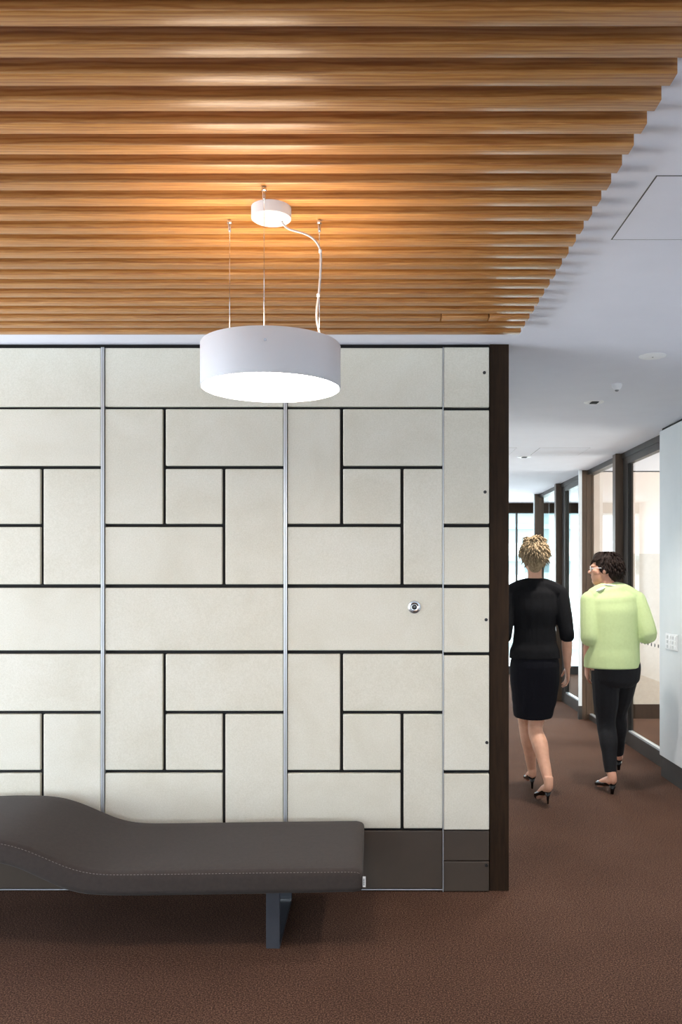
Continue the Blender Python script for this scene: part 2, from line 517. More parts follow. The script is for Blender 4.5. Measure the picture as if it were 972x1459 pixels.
def bay_tiles(parent, a, b_, c, d):
    """hide tiles between the four vertical lines a..d"""
    g = 2.2
    tile(parent, a, d, 496.5, 580)
    for t in ((583.5, 664, 668.5, 746.5, 751, 832.5), (931.5, 1012.5, 1017, 1096.5, 1101, 1179.5)):
        y0, y1, y2, y3, y4, y5 = t
        tile(parent, a, b_ - g, y0, y3)
        tile(parent, b_ + g, d, y0, y1)
        tile(parent, b_ + g, c - g, y2, y3)
        tile(parent, a, c - g, y4, y5)
        tile(parent, c + g, d, y2, y5)
    tile(parent, a, d, 837.5, 926.5)
    tile(parent, a, d, 1183, 1266, 'plinth', 'plinth_brown', 0.0, 0.008)
    tile(parent, a, d, 1266.7, 1268, 'plinth_trim', 'aluminium', 0.0, 0.010)

def strip(parent, xa, xb):
    o = link('edge_strip', box(wx(xa), wx(xb), WD - 0.016, WD + 0.012, wz(1268), wz(496)), 'aluminium', parent)
    xm = (xa + xb) / 2
    link('groove', box(wx(xm - 0.45), wx(xm + 0.45), WD - 0.0168, WD - 0.015, wz(1268), wz(496)), 'grey_plastic', o)

P1 = thing('partition_panel', 'cream tiled partition bay behind the raised end of the grey lounge', 'wall panel', (wx(18), WD, 0), 'cream tiled partition bays')
bay_tiles(P1, -109, -24.5, 61, 144.5)
strip(P1, -114.5, -110)
P0 = thing('partition_panel', 'cream tiled partition bay at the far end, past the lounge head', 'wall panel', (wx(-240), WD, 0), 'cream tiled partition bays')
bay_tiles(P0, -368, -283.5, -199, -115)
P2 = thing('partition_panel', 'cream tiled partition bay between the two thin metal strips', 'wall panel', (wx(277), WD, 0), 'cream tiled partition bays')
bay_tiles(P2, 150.5, 234.8, 319.5, 404)
strip(P2, 145.3, 149.8)
P3 = thing('partition_panel', 'cream tiled partition bay with the round metal socket', 'wall panel', (wx(520), WD, 0), 'cream tiled partition bays')
bay_tiles(P3, 410, 487, 573, 630.5)
strip(P3, 404.8, 409.3)
# round socket
s0 = px(590.5, 865, WD - 0.011)
bm = bmesh.new()
add_lathe(bm, [(0.015, 0), (0.030, 0), (0.031, -0.003), (0.029, -0.006), (0.021, -0.007), (0.017, -0.004), (0.013, -0.004), (0.013, 0)], s0, 40, 'Y')
so = link('socket', bm, 'chrome', P3, smooth='auto')
so['label'] = 'round metal socket with dark centre'
bm = bmesh.new()
add_lathe(bm, [(0, -0.003), (0.008, -0.0035), (0.0135, -0.002), (0.0135, 0)], s0, 32, 'Y')
link('socket_hole', bm, 'black_plastic', so, smooth='auto')
bm = bmesh.new()
add_lathe(bm, [(0, -0.0085), (0.003, -0.0075), (0.004, -0.002)], s0 + Vector((0.002, 0, 0.001)), 16, 'Y')
link('socket_pin', bm, 'grey_plastic', so, smooth='auto')

P4 = thing('partition_post_panel', 'narrow cream closing panel with dark screws beside the dark timber column', 'wall panel', (wx(664), WD, 0))
for y0, y1 in ((496, 581), (585.5, 746.5), (751.5, 833), (838, 929), (933.5, 1096.5), (1101.5, 1181)):
    tile(P4, 632, 696.5, y0, y1, proud=0.006)
tile(P4, 632, 696.8, 1183, 1225.4, 'plinth', 'plinth_brown', 0.006, 0.010)
tile(P4, 632, 696.8, 1226.2, 1269, 'plinth', 'plinth_brown', 0.006, 0.010)
link('edge_strip', box(wx(630.8), wx(631.7), WD - 0.018, WD + 0.012, wz(1269), wz(496)), 'aluminium', P4)
for x, y in ((690.3, 531), (691.3, 701), (692.8, 883), (693.8, 1058), (693.3, 1233)):
    bm = bmesh.new()
    c = px(x, y, WD - 0.017)
    add_lathe(bm, [(0, -0.0005), (0.0025, -0.001), (0.003, -0.003), (0.0075, -0.0025), (0.008, 0.002)], c, 20, 'Y')
    link('screw', bm, 'black_plastic', P4, smooth='auto')

# ------------------------------------------------------------------ pendant lamp
LX, LD = -0.294, 2.46
ZB, ZT = 2.037, 2.161
L = thing('pendant_lamp', 'large white drum pendant lamp hanging from the oak battens by three wires', 'lamp', (LX, LD, ZB))
c0 = Vector((LX, LD, 0))
bm = bmesh.new()
add_lathe(bm, [(0.196, ZB + 0.004), (0.1965, ZB), (0.1995, ZB), (0.200, ZB + 0.002), (0.200, ZT - 0.003), (0.198, ZT), (0.194, ZT), (0.194, ZT - 0.02), (0.196, ZB + 0.004)], c0, 96)
sh = link('lamp_shade', bm, 'lamp_white', L, smooth='auto')
bm = bmesh.new(); add_lathe(bm, [(0, ZB + 0.002), (0.19, ZB + 0.002), (0.1955, ZB + 0.004), (0.1955, ZB + 0.012), (0, ZB + 0.012)], c0, 96)
link('diffuser', bm, 'lamp_diffuser', L, smooth='auto')
bm = bmesh.new(); add_lathe(bm, [(0.06, ZT - 0.014), (0.193, ZT - 0.014), (0.193, ZT - 0.02), (0.06, ZT - 0.02), (0.06, ZT - 0.014)], c0, 96)
link('upper_diffuser', bm, 'lamp_uplight', L, smooth='auto')
bm = bmesh.new(); add_lathe(bm, [(0, ZT - 0.006), (0.055, ZT - 0.006), (0.06, ZT - 0.01), (0.06, ZT - 0.03), (0, ZT - 0.03)], c0, 48)
link('gear_plate', bm, 'lamp_white', L, smooth='auto')
for k in range(3):
    a = R(-90 + 120 * k)
    pts = [c0 + Vector((0.05 * math.cos(a), 0.05 * math.sin(a), ZT - 0.008)), c0 + Vector((0.194 * math.cos(a), 0.194 * math.sin(a), ZT - 0.008))]
    bm = bmesh.new(); add_tube(bm, pts, [(0.01, 0.003)] * 2, 8, side=(-math.sin(a), math.cos(a), 0)); link('spoke', bm, 'lamp_white', L)
bm = bmesh.new(); add_lathe(bm, [(0, -0.002), (0.0035, -0.002), (0.004, 0), (0, 0.002)], px(378, 484, LD - 0.2), 16, 'Y')
link('screw', bm, 'chrome', L, smooth='auto')
# canopy
CX, CD = px(386.6, 313, 2.446).x, 2.446
cc = Vector((CX, CD, 0))
bm = bmesh.new(); add_lathe(bm, [(0, 2.516), (0.052, 2.516), (0.0565, 2.519), (0.057, 2.523), (0.057, SB), (0, SB)], cc, 64)
cn = link('canopy', bm, 'lamp_white', L, smooth='auto')
bm = bmesh.new(); add_lathe(bm, [(0, 2.5155), (0.005, 2.5152), (0.0055, 2.5165)], cc + Vector((0.0, -0.005, 0)), 16); link('screw', bm, 'lamp_white', cn, smooth='auto')
# wires
for (x, y, d) in ((376.3, 266, 2.312), (327.3, 313, 2.527), (455.2, 313, 2.527)):
    X = (x - VX) * d / F
    bm = bmesh.new(); add_tube(bm, [(X, d, ZT - 0.008), (X, d, SB - 0.035)], 0.0009, 6)
    wr = link('suspension_wire', bm, 'chrome', L, smooth=True)
    bm = bmesh.new(); add_lathe(bm, [(0, SB - 0.036), (0.0035, SB - 0.036), (0.0045, SB - 0.033), (0.0045, SB - 0.013), (0.0075, SB - 0.011), (0.0075, SB - 0.004), (0.004, SB), (0, SB)], (X, d, 0), 16)
    link('wire_grip', bm, 'chrome', wr, smooth='auto')
# cord
cp = [(401.4, 315.5), (404, 320), (411, 326), (422, 329.5), (434, 333), (445, 339), (453, 348), (457, 360), (457.3, 378), (456, 400), (454, 422), (451.5, 440), (451.5, 456), (455, 473), (459, 489), (461, 497)]
pts = [px(x, y, LD - 0.005) for x, y in cp]
def smooth_path(p, n=6):
    out = []
    for i in range(len(p) - 1):
        a, b_, c, d = p[max(i - 1, 0)], p[i], p[i + 1], p[min(i + 2, len(p) - 1)]
        for k in range(n):
            t = k / n
            out.append(0.5 * ((2 * b_) + (c - a) * t + (2 * a - 5 * b_ + 4 * c - d) * t * t + (3 * b_ - a - 3 * c + d) * t ** 3))
    out.append(p[-1])
    return out
bm = bmesh.new(); add_tube(bm, smooth_path(pts), 0.0032, 10)
cd = link('power_cord', bm, 'cord_grey', L, smooth=True)
for (x, y) in ((456.5, 358), (453.8, 421)):
    p = px(x, y, LD - 0.005)
    bm = bmesh.new(); add_tube(bm, [p + Vector((0, 0, 0.004)), p - Vector((0, 0, 0.004))], 0.0046, 10)
    link('cord_clip', bm, 'white_plastic', cd, smooth='auto')

# ------------------------------------------------------------------ lounge
YF, YB, XR = 3.355, 3.995, -0.042
def interp(x, tab):
    if x <= tab[0][0]: return tab[0][1]
    for (a, va), (b_, vb) in zip(tab, tab[1:]):
        if x <= b_:
            t = (x - a) / (b_ - a)
            return va + (vb - va) * t
    return tab[-1][1]
TOP = [(-2.4, 0.40), (-2.1, 0.44), (-1.85, 0.472), (-1.66, 0.481), (-1.52, 0.479), (-1.44, 0.470), (-1.36, 0.446), (-1.28, 0.412), (-1.20, 0.377), (-1.12, 0.356), (-1.04, 0.350), (-0.9, 0.351), (-0.5, 0.357), (-0.04, 0.362)]
BOT = [(-2.4, 0.28), (-2.1, 0.33), (-1.8, 0.378), (-1.6, 0.383), (-1.47, 0.370), (-1.40, 0.352), (-1.30, 0.306), (-1.22, 0.268), (-1.14, 0.248), (-1.04, 0.242), (-0.9, 0.242), (-0.5, 0.248), (-0.04, 0.257)]
def smooth_tab(tab, x, w=0.045):
    return sum(interp(x + k * w / 3, tab) * (4 - abs(k)) for k in range(-3, 4)) / 16
LG = thing('lounge', 'long grey upholstered lounge with raised wavy end on steel loop leg', 'lounge', (-1.1, 3.68, 0))
bm = bmesh.new()
xs = [-2.3 + 0.02 * k for k in range(int((XR - 0.03 + 2.3) / 0.02) + 1)]
ends = [(XR - 0.022, 0.004), (XR - 0.010, 0.010), (XR - 0.003, 0.020), (XR, 0.034)]
cols = [(x, 0.0) for x in xs if x < XR - 0.03] + ends
rows = []
for x, ins in cols:
    zt, zb = smooth_tab(TOP, min(x, XR)) - ins * 0.55, smooth_tab(BOT, min(x, XR)) + ins * 0.35
    ring = []
    r = 0.026
    yf, yb = YF + ins * 0.25, YB - ins * 0.6
    sag = -0.014
    def ztop(y): # gently crowned top, seam side slightly lower
        t = (y - YF) / (YB - YF)
        return zt + sag * (1 - t) ** 3
    # start bottom front, go up the front, over the top, down the back
    ring.append((yf + 0.012, zb))
    ring.append((yf + 0.002, zb + 0.008))
    for k in range(1, 4): ring.append((yf, zb + 0.008 + (ztop(yf) - r - zb - 0.008) * k / 4))
    for k in range(5):
        a = math.pi - k * math.pi / 8
        ring.append((yf + r + r * math.cos(a), ztop(yf) - r + r * math.sin(a)))
    for k in range(1, 10):
        y = yf + r + (yb - r - yf - r) * k / 10
        ring.append((y, ztop(y)))
    for k in range(5):
        a = math.pi / 2 - k * math.pi / 8
        ring.append((yb - r + r * math.cos(a), zt - r + r * math.sin(a)))
    ring.append((yb, zb + 0.008)); ring.append((yb - 0.012, zb))
    rows.append([bm.verts.new((x, y, z)) for y, z in ring])
for A, B in zip(rows, rows[1:]):
    n = len(A)
    for k in range(n):
        bm.faces.new((A[k], A[(k + 1) % n], B[(k + 1) % n], B[k]))
bm.faces.new(rows[0]); bm.faces.new(rows[-1][::-1])
cu = link('cushion', bm, 'lounge_fabric', LG, smooth=True)
# stitched seam along the front top edge and down the corner
bm = bmesh.new()
sp = []
for x, ins in cols[::2]:
    sp.append(Vector((x, YF + 0.0015 + ins * 0.25, smooth_tab(TOP, x) - 0.024 - ins * 0.55)))
x = sp[0].x
for i in range(len(sp) - 1):
    a, b_ = sp[i], sp[i + 1]
    nn = max(1, int((b_ - a).length / 0.011))
    for k in range(nn):
        p, q = a.lerp(b_, k / nn), a.lerp(b_, (k + 0.55) / nn)
        add_tube(bm, [p, q], 0.0011, 5)
link('stitched_seam', bm, 'thread', cu)
# care tag
bm = bmesh.new(); p = px(518, 1256, YF + 0.02)
add_box(bm, XR - 0.004, XR + 0.012, YF + 0.016, YF + 0.0175, p.z - 0.021, p.z + 0.021)
tg = link('care_tag', bm, 'white_cotton', cu); tg['label'] = 'small white fabric tag'
bm = bmesh.new()
for k in range(6): add_box(bm, XR + 0.0025, XR + 0.0075, YF + 0.0150, YF + 0.0161, p.z - 0.013 + k * 0.0045, p.z - 0.0105 + k * 0.0045)
link('tag_print', bm, 'mark_grey', tg)
# under-frame and legs
link('seat_frame', box(-1.20, -0.14, 3.48, 3.90, 0.232, 0.25), 'steel_paint', LG, bevel=0.003)
def loop_leg(xc):
    w, t = 0.028, 0.012
    bm = bmesh.new()
    prof = [(3.44, 0.25), (3.44, 0.0), (3.955, 0.0), (3.955, 0.25)]
    inn = [(3.44 + t, 0.25), (3.44 + t, t), (3.955 - t, t), (3.955 - t, 0.25)]
    for s in (-1, 1): pass
    vo = [[bm.verts.new((xc + s * w, y, z)) for y, z in prof] for s in (-1, 1)]
    vi = [[bm.verts.new((xc + s * w, y, z)) for y, z in inn] for s in (-1, 1)]
    for k in range(3):
        bm.faces.new((vo[0][k], vo[0][k + 1], vo[1][k + 1], vo[1][k]))
        bm.faces.new((vi[0][k], vi[0][k + 1], vi[1][k + 1], vi[1][k]))
        for s in (0, 1): bm.faces.new((vo[s][k], vo[s][k + 1], vi[s][k + 1], vi[s][k]))
    for k in (0, 3): bm.faces.new((vo[0][k], vo[1][k], vi[1][k], vi[0][k]))
    lg = link('leg', bm, 'steel_paint', LG, bevel=0.003)
    link('weld_bar', box(xc - w, xc + w, 3.93, 3.945, 0.012, 0.016), 'chrome', lg)
loop_leg((389 - VX) * 3.44 / F)
loop_leg(-2.02)

# ------------------------------------------------------------------ ceiling fittings
def downlight(d, label, X=1.40):
    t = thing('downlight', label, 'downlight', (X, d, CEIL), 'recessed downlights along the corridor')
    c = (X, d, 0)
    bm = bmesh.new(); add_lathe(bm, [(0.044, CEIL + 0.001), (0.044, CEIL - 0.004), (0.058, CEIL - 0.004), (0.062, CEIL - 0.001), (0.062, CEIL + 0.001)], c, 40)
    link('trim_ring', bm, 'white_plastic', t, smooth='auto')
    bm = bmesh.new(); add_lathe(bm, [(0.044, CEIL - 0.003), (0.030, CEIL - 0.0012), (0.0, CEIL - 0.001)], c, 40)
    link('reflector', bm, 'white_plastic', t, smooth='auto')
    bm = bmesh.new(); add_box(bm, X - 0.020, X + 0.024, d - 0.034, d + 0.034, CEIL - 0.0062, CEIL - 0.0018)
    link('baffle', bm, 'backing_black', t)
    sp = bpy.data.lights.new('downlight_beam', 'SPOT'); sp.energy = 75; sp.spot_size = R(110); sp.spot_blend = 0.8; sp.shadow_soft_size = 0.04; sp.color = (1.0, 0.93, 0.85)
    so = bpy.data.objects.new('downlight_beam', sp); C.objects.link(so); so.parent = t; so.location = (0, 0, -0.012)
downlight(5.43, 'recessed downlight with dark centre nearest the pale ceiling sensor')
downlight(7.94, 'recessed downlight with dark centre beside the far hatch outlines')
downlight(10.45, 'recessed downlight beyond the timber column near the end window')
downlight(3.72, 'recessed downlight cut by the picture edge above the white wall', 1.435)
bm = bmesh.new()
t = thing('ceiling_fitting', 'flat white round cover plate on the ceiling above the white wall', 'ceiling fitting', (1.40, 4.29, CEIL))
add_lathe(bm, [(0, CEIL - 0.006), (0.055, CEIL - 0.006), (0.060, CEIL - 0.003), (0.067, CEIL - 0.002), (0.067, CEIL)], (1.40, 4.29, 0), 48)
link('cover', bm, 'white_plastic', t, smooth='auto')
bm = bmesh.new(); add_lathe(bm, [(0, CEIL - 0.008), (0.004, CEIL - 0.008), (0.005, CEIL - 0.0055)], (1.40, 4.29, 0), 16)
link('centre_pin', bm, 'grey_plastic', t, smooth='auto')
t = thing('ceiling_sensor', 'small white domed sensor on the corridor ceiling', 'sensor', (1.40, 4.92, CEIL))
bm = bmesh.new(); add_lathe(bm, [(0, CEIL - 0.035), (0.012, CEIL - 0.035), (0.022, CEIL - 0.026), (0.028, CEIL - 0.014), (0.029, CEIL)], (1.40, 4.92, 0), 32)
link('housing', bm, 'white_plastic', t, smooth='auto')
bm = bmesh.new(); add_lathe(bm, [(0, CEIL - 0.044), (0.008, CEIL - 0.042), (0.0125, CEIL - 0.0345)], (1.40, 4.92, 0), 24)
link('lens', bm, 'grey_plastic', t, smooth='auto')

def hatch(x0, x1, d0, d1, label):
    t = thing('ceiling_hatch', label, 'access hatch', ((x0 + x1) / 2, (d0 + d1) / 2, CEIL))
    g = 0.0045
    bm = bmesh.new()
    add_box(bm, x0, x0 + g, d0, d1, CEIL - 0.0006, CEIL); add_box(bm, x1 - g * .15, x1, d0, d1, CEIL - 0.0006, CEIL)
    add_box(bm, x0, x1, d0, d0 + g, CEIL - 0.0006, CEIL); add_box(bm, x0, x1, d1 - g * .15, d1, CEIL - 0.0006, CEIL)
    link('gap', bm, 'dark_frame', t)
    link('hatch_door', box(x0 + g, x1 - g, d0 + g, d1 - g, CEIL - 0.001, CEIL + 0.005), 'ceiling_paint', t)
    return t
hatch(0.778, 1.228, 2.354, 2.804, 'flush square ceiling hatch beside the ends of the oak battens')
for x0, x1, lab in ((0.79, 1.237, 'flush ceiling hatch nearer the timber column than the far downlight'), (1.435, 1.87, 'flush ceiling hatch between the far downlight and the glazing')):
    hatch(x0, x1, 7.37, 7.82, lab)

# switch plate on the white wall
t = thing('switch_plate', 'pale grey switch plate with rows of buttons on the white wall', 'switch', (XW, 6.16, 1.02))
link('plate', box(XW - 0.008, XW, 6.03, 6.27, 0.965, 1.08), 'white_plastic', t, bevel=0.002)
for k in range(4):
    for j in range(3):
        y0 = 6.05 + k * 0.054
        link('button', box(XW - 0.011, XW - 0.007, y0, y0 + 0.03, 0.975 + j * 0.034, 0.998 + j * 0.034), 'button_grey' if k % 2 else 'white_plastic', t, bevel=0.001)

# ------------------------------------------------------------------ people
def remesh(bm, voxel, smooth=5):
    me = bpy.data.meshes.new('tmp'); bmesh.ops.recalc_face_normals(bm, faces=bm.faces[:]); bm.to_mesh(me); bm.free()
    o = bpy.data.objects.new('tmp', me); C.objects.link(o)
    r = o.modifiers.new('r', 'REMESH'); r.mode = 'VOXEL'; r.voxel_size = voxel
    if smooth:
        s = o.modifiers.new('s', 'SMOOTH'); s.factor = 0.5; s.iterations = smooth
    dg = bpy.context.evaluated_depsgraph_get()
    nm = bpy.data.meshes.new_from_object(o.evaluated_get(dg))
    bpy.data.objects.remove(o); bpy.data.meshes.remove(me)
    bm = bmesh.new(); bm.from_mesh(nm); bpy.data.meshes.remove(nm)
    return bm

def V(*a): return Vector(a)

def limb(bm, pts, rads, segs=14, side=None, ball=False):
    """smooth tapered limb with rounded ends"""
    P, Rr = [], []
    p = [Vector(q) for q in pts]
    for i in range(len(p) - 1):
        for k in range(4):
            t = k / 4
            a, b_, c, d = p[max(i - 1, 0)], p[i], p[i + 1], p[min(i + 2, len(p) - 1)]
            P.append(0.5 * ((2 * b_) + (c - a) * t + (2 * a - 5 * b_ + 4 * c - d) * t * t + (3 * b_ - a - 3 * c + d) * t ** 3))
            ra, rb = rads[i], rads[i + 1]
            tt = t * t * (3 - 2 * t)
            if isinstance(ra, tuple): Rr.append((ra[0] + (rb[0] - ra[0]) * tt, ra[1] + (rb[1] - ra[1]) * tt))
            else: Rr.append(ra + (rb - ra) * tt)
    P.append(p[-1]); Rr.append(rads[-1])
    add_tube(bm, P, Rr, segs, side)
    if ball:
        add_ell(bm, p[0], [rads[0]] * 3)

def hand(bm, wrist, fdir, thumb_side, scale=1.0, curl=0.5, palm_n=None):
    """palm, four bent fingers of unequal length and a thumb; fdir points from wrist to finger tips"""
    f = Vector(fdir).normalized()
    t = Vector(thumb_side); t = (t - f * t.dot(f)).normalized()
    n = f.cross(t)                 # one palm normal
    if palm_n is not None and n.dot(Vector(palm_n)) < 0: n = -n
    s = scale
    w = Vector(wrist)
    add_tube(bm, [w - f * 0.01, w + f * 0.03 * s, w + f * 0.065 * s, w + f * 0.088 * s],
             [(0.024 * s, 0.019 * s), (0.034 * s, 0.016 * s), (0.039 * s, 0.014 * s), (0.037 * s, 0.011 * s)], 14, side=t)
    for k, (ln, off) in enumerate(((0.066, 0.029), (0.076, 0.010), (0.071, -0.009), (0.055, -0.027))):
        b0 = w + f * 0.078 * s + t * off * s
        d1 = (f + n * curl * 0.5).normalized(); d2 = (f + n * curl * 1.3).normalized(); d3 = (f * 0.6 + n * curl * 1.9).normalized()
        p1 = b0 + d1 * ln * 0.45 * s; p2 = p1 + d2 * ln * 0.33 * s; p3 = p2 + d3 * ln * 0.28 * s
        add_tube(bm, [b0 - f * 0.015, b0, p1, p2, p3, p3 + d3 * 0.004], [0.0085 * s, 0.009 * s, 0.0082 * s, 0.0074 * s, 0.0062 * s, 0.003 * s], 8)
    b0 = w + f * 0.025 * s + t * 0.025 * s
    p1 = b0 + (t * 0.8 + f * 0.75 + n * 0.2).normalized() * 0.038 * s
    p2 = p1 + (t * 0.25 + f + n * 0.4).normalized() * 0.03 * s
    p3 = p2 + (f + n * 0.6).normalized() * 0.022 * s
    add_tube(bm, [w + f * 0.01 + t * 0.01, b0, p1, p2, p3], [0.013 * s, 0.0125 * s, 0.010 * s, 0.0092 * s, 0.006 * s], 8)

def head(bm, c, rot, s=1.0):
    """skull, jaw, nose, brow, ears, lips; local +Y is the way the face looks, c is the skull centre"""
    def P(x, y, z): return Vector(c) + rot @ (Vector((x, y, z)) * s)
    e = lambda p, r: add_ell(bm, P(*p), [k * s for k in r], rot, 20, 14)
    e((0, -0.012, 0.020), (0.074, 0.092, 0.086))
    e((0, 0.022, -0.030), (0.062, 0.066, 0.082))
    e((0, 0.050, -0.082), (0.034, 0.034, 0.030))      # chin
    e((0, 0.040, -0.058), (0.047, 0.043, 0.040))      # mouth mound
    e((0, 0.074, 0.020), (0.050, 0.018, 0.014))       # brow
    e((0, 0.094, -0.022), (0.012, 0.018, 0.014))      # nose tip
    add_tube(bm, [P(0, 0.080, 0.020), P(0, 0.088, -0.004), P(0, 0.098, -0.024)], [0.008 * s, 0.010 * s, 0.011 * s], 8)
    e((0, 0.080, -0.052), (0.022, 0.010, 0.006)); e((0, 0.079, -0.061), (0.020, 0.010, 0.007))   # lips
    for q in (-1, 1):
        e((q * 0.040, 0.058, -0.020), (0.022, 0.022, 0.022))    # cheek
        e((q * 0.076, -0.006, -0.008), (0.009, 0.018, 0.030))   # ear
    return P

def eyes(P, rot, s, parent, base):
    for q in (-1, 1):
        bm = bmesh.new(); add_ell(bm, P(q * 0.031, 0.0755, 0.002), (0.013 * s, 0.008 * s, 0.008 * s), rot, 12, 8)
        ey = link('eye', bm, 'eye_white', parent, smooth=True, origin=base)
        bm = bmesh.new(); add_ell(bm, P(q * 0.031, 0.0815, 0.002), (0.0055 * s, 0.003 * s, 0.0055 * s), rot, 10, 6)
        link('iris', bm, 'shoe_black', ey, smooth=True, origin=base)

def hairdo(P, rot, s, seed, n_tufts, length, back_low, crown_up, lift):
    """cap of hair plus short overlapping locks"""
    rnd = random.Random(seed)
    bm = bmesh.new()
    add_ell(bm, P(0, -0.020, 0.036), (0.079 * s, 0.099 * s, 0.088 * s), rot, 24, 16)
    add_ell(bm, P(0, -0.060, -0.020), (0.066 * s, 0.052 * s, 0.075 * s), rot, 20, 12)
    add_ell(bm, P(0, -0.008, 0.058 + crown_up), (0.070 * s, 0.086 * s, 0.058 * s), rot, 20, 12)
    add_ell(bm, P(0, -0.052, -0.070 if back_low else -0.06), (0.047 * s, 0.040 * s, 0.050 * s), rot, 16, 10)
    for q in (-1, 1): add_ell(bm, P(q * 0.070, -0.010, 0.010), (0.016 * s, 0.045 * s, 0.048 * s), rot, 12, 10)
    # clear the face: no hair in front of the brow below the fringe
    bm = remesh(bm, 0.006, 3)
    kill = [f for f in bm.faces if (lambda l: l.y > 0.052 and l.z < 0.050)((rot.inverted() @ (f.calc_center_median() - P(0, 0, 0))) / s)]
    bmesh.ops.delete(bm, geom=kill, context='FACES')
    for k in range(n_tufts):
        th = rnd.uniform(0, 2 * math.pi)
        ph = math.acos(rnd.uniform(-0.75, 1))
        d = Vector((math.sin(ph) * math.cos(th), math.sin(ph) * math.sin(th), math.cos(ph)))
        if d.y > 0.30 and d.z < 0.45: continue
        base = Vector((d.x * 0.076, -0.022 + d.y * 0.094, 0.034 + d.z * (0.090 if d.z > 0 else 0.09)))
        if d.z < -0.2 and d.y > -0.2: continue
        flow = Vector((d.x * 0.4 + rnd.uniform(-.5, .5), d.y * 0.5 + rnd.uniform(-.3, .3), -0.9 if d.z < 0.75 else -0.45 + rnd.uniform(-.3, .2) + lift))
        flow = (flow + d * 0.12).normalized()
        ln = length * rnd.uniform(0.6, 1.2)
        p0, p1, p2 = base - d * 0.006, base + flow * ln * 0.5 + d * 0.006, base + flow * ln + d * 0.002 + Vector((0, 0, -0.006))
        w = rnd.uniform(0.005, 0.009)
        add_tube(bm, [P(*p0), P(*p1), P(*p2)], [(w * s, 0.005 * s), (w * 0.8 * s, 0.004 * s), (0.001, 0.001)], 6)
    return bm

def shoe(heel_pt, toe_pt, up, lift, s=1.0, wedge=False):
    """court shoe: heel_pt is the back of the sole at the heel seat, toe_pt the tip; lift is the heel's height; returns bmesh"""
    h, t, u = Vector(heel_pt), Vector(toe_pt), Vector(up).normalized()
    f = (t - h); ln = f.length; f.normalize()
    sd = f.cross(u).normalized(); u = sd.cross(f).normalized()
    bm = bmesh.new()
    # upper: low vamp at the toe, closed quarter round the heel
    prof = [(0.00, 0.022, 0.030), (0.06, 0.028, 0.034), (0.16, 0.030, 0.032), (0.30, 0.030, 0.024), (0.45, 0.033, 0.018), (0.60, 0.037, 0.020), (0.74, 0.036, 0.021), (0.88, 0.026, 0.016), (0.97, 0.012, 0.010), (1.0, 0.004, 0.006)]
    rings = []
    pts = [h + f * (a * ln) + u * (hh * 0.95) for a, w, hh in prof]
    add_tube(bm, pts, [(w * s, hh * s) for a, w, hh in prof], 16, side=sd)
    bm = remesh(bm, 0.004, 2)
    return bm, (h, f, sd, u, ln)

def heel_spike(h, f, ground_z, wedge, sole_len):
    bm = bmesh.new()
    top = h + f * 0.022
    if wedge:
        add_tube(bm, [top + V(0, 0, 0.006), Vector((top.x, top.y, (top.z + ground_z) / 2)), Vector((top.x + f.x * 0.004, top.y + f.y * 0.004, ground_z))], [0.024, 0.013, 0.011], 12)
    else:
        add_tube(bm, [top + V(0, 0, 0.006), Vector((top.x, top.y, top.z * 0.6 + ground_z * 0.4)), Vector((top.x, top.y, ground_z))], [0.020, 0.009, 0.006], 12)
    return bm

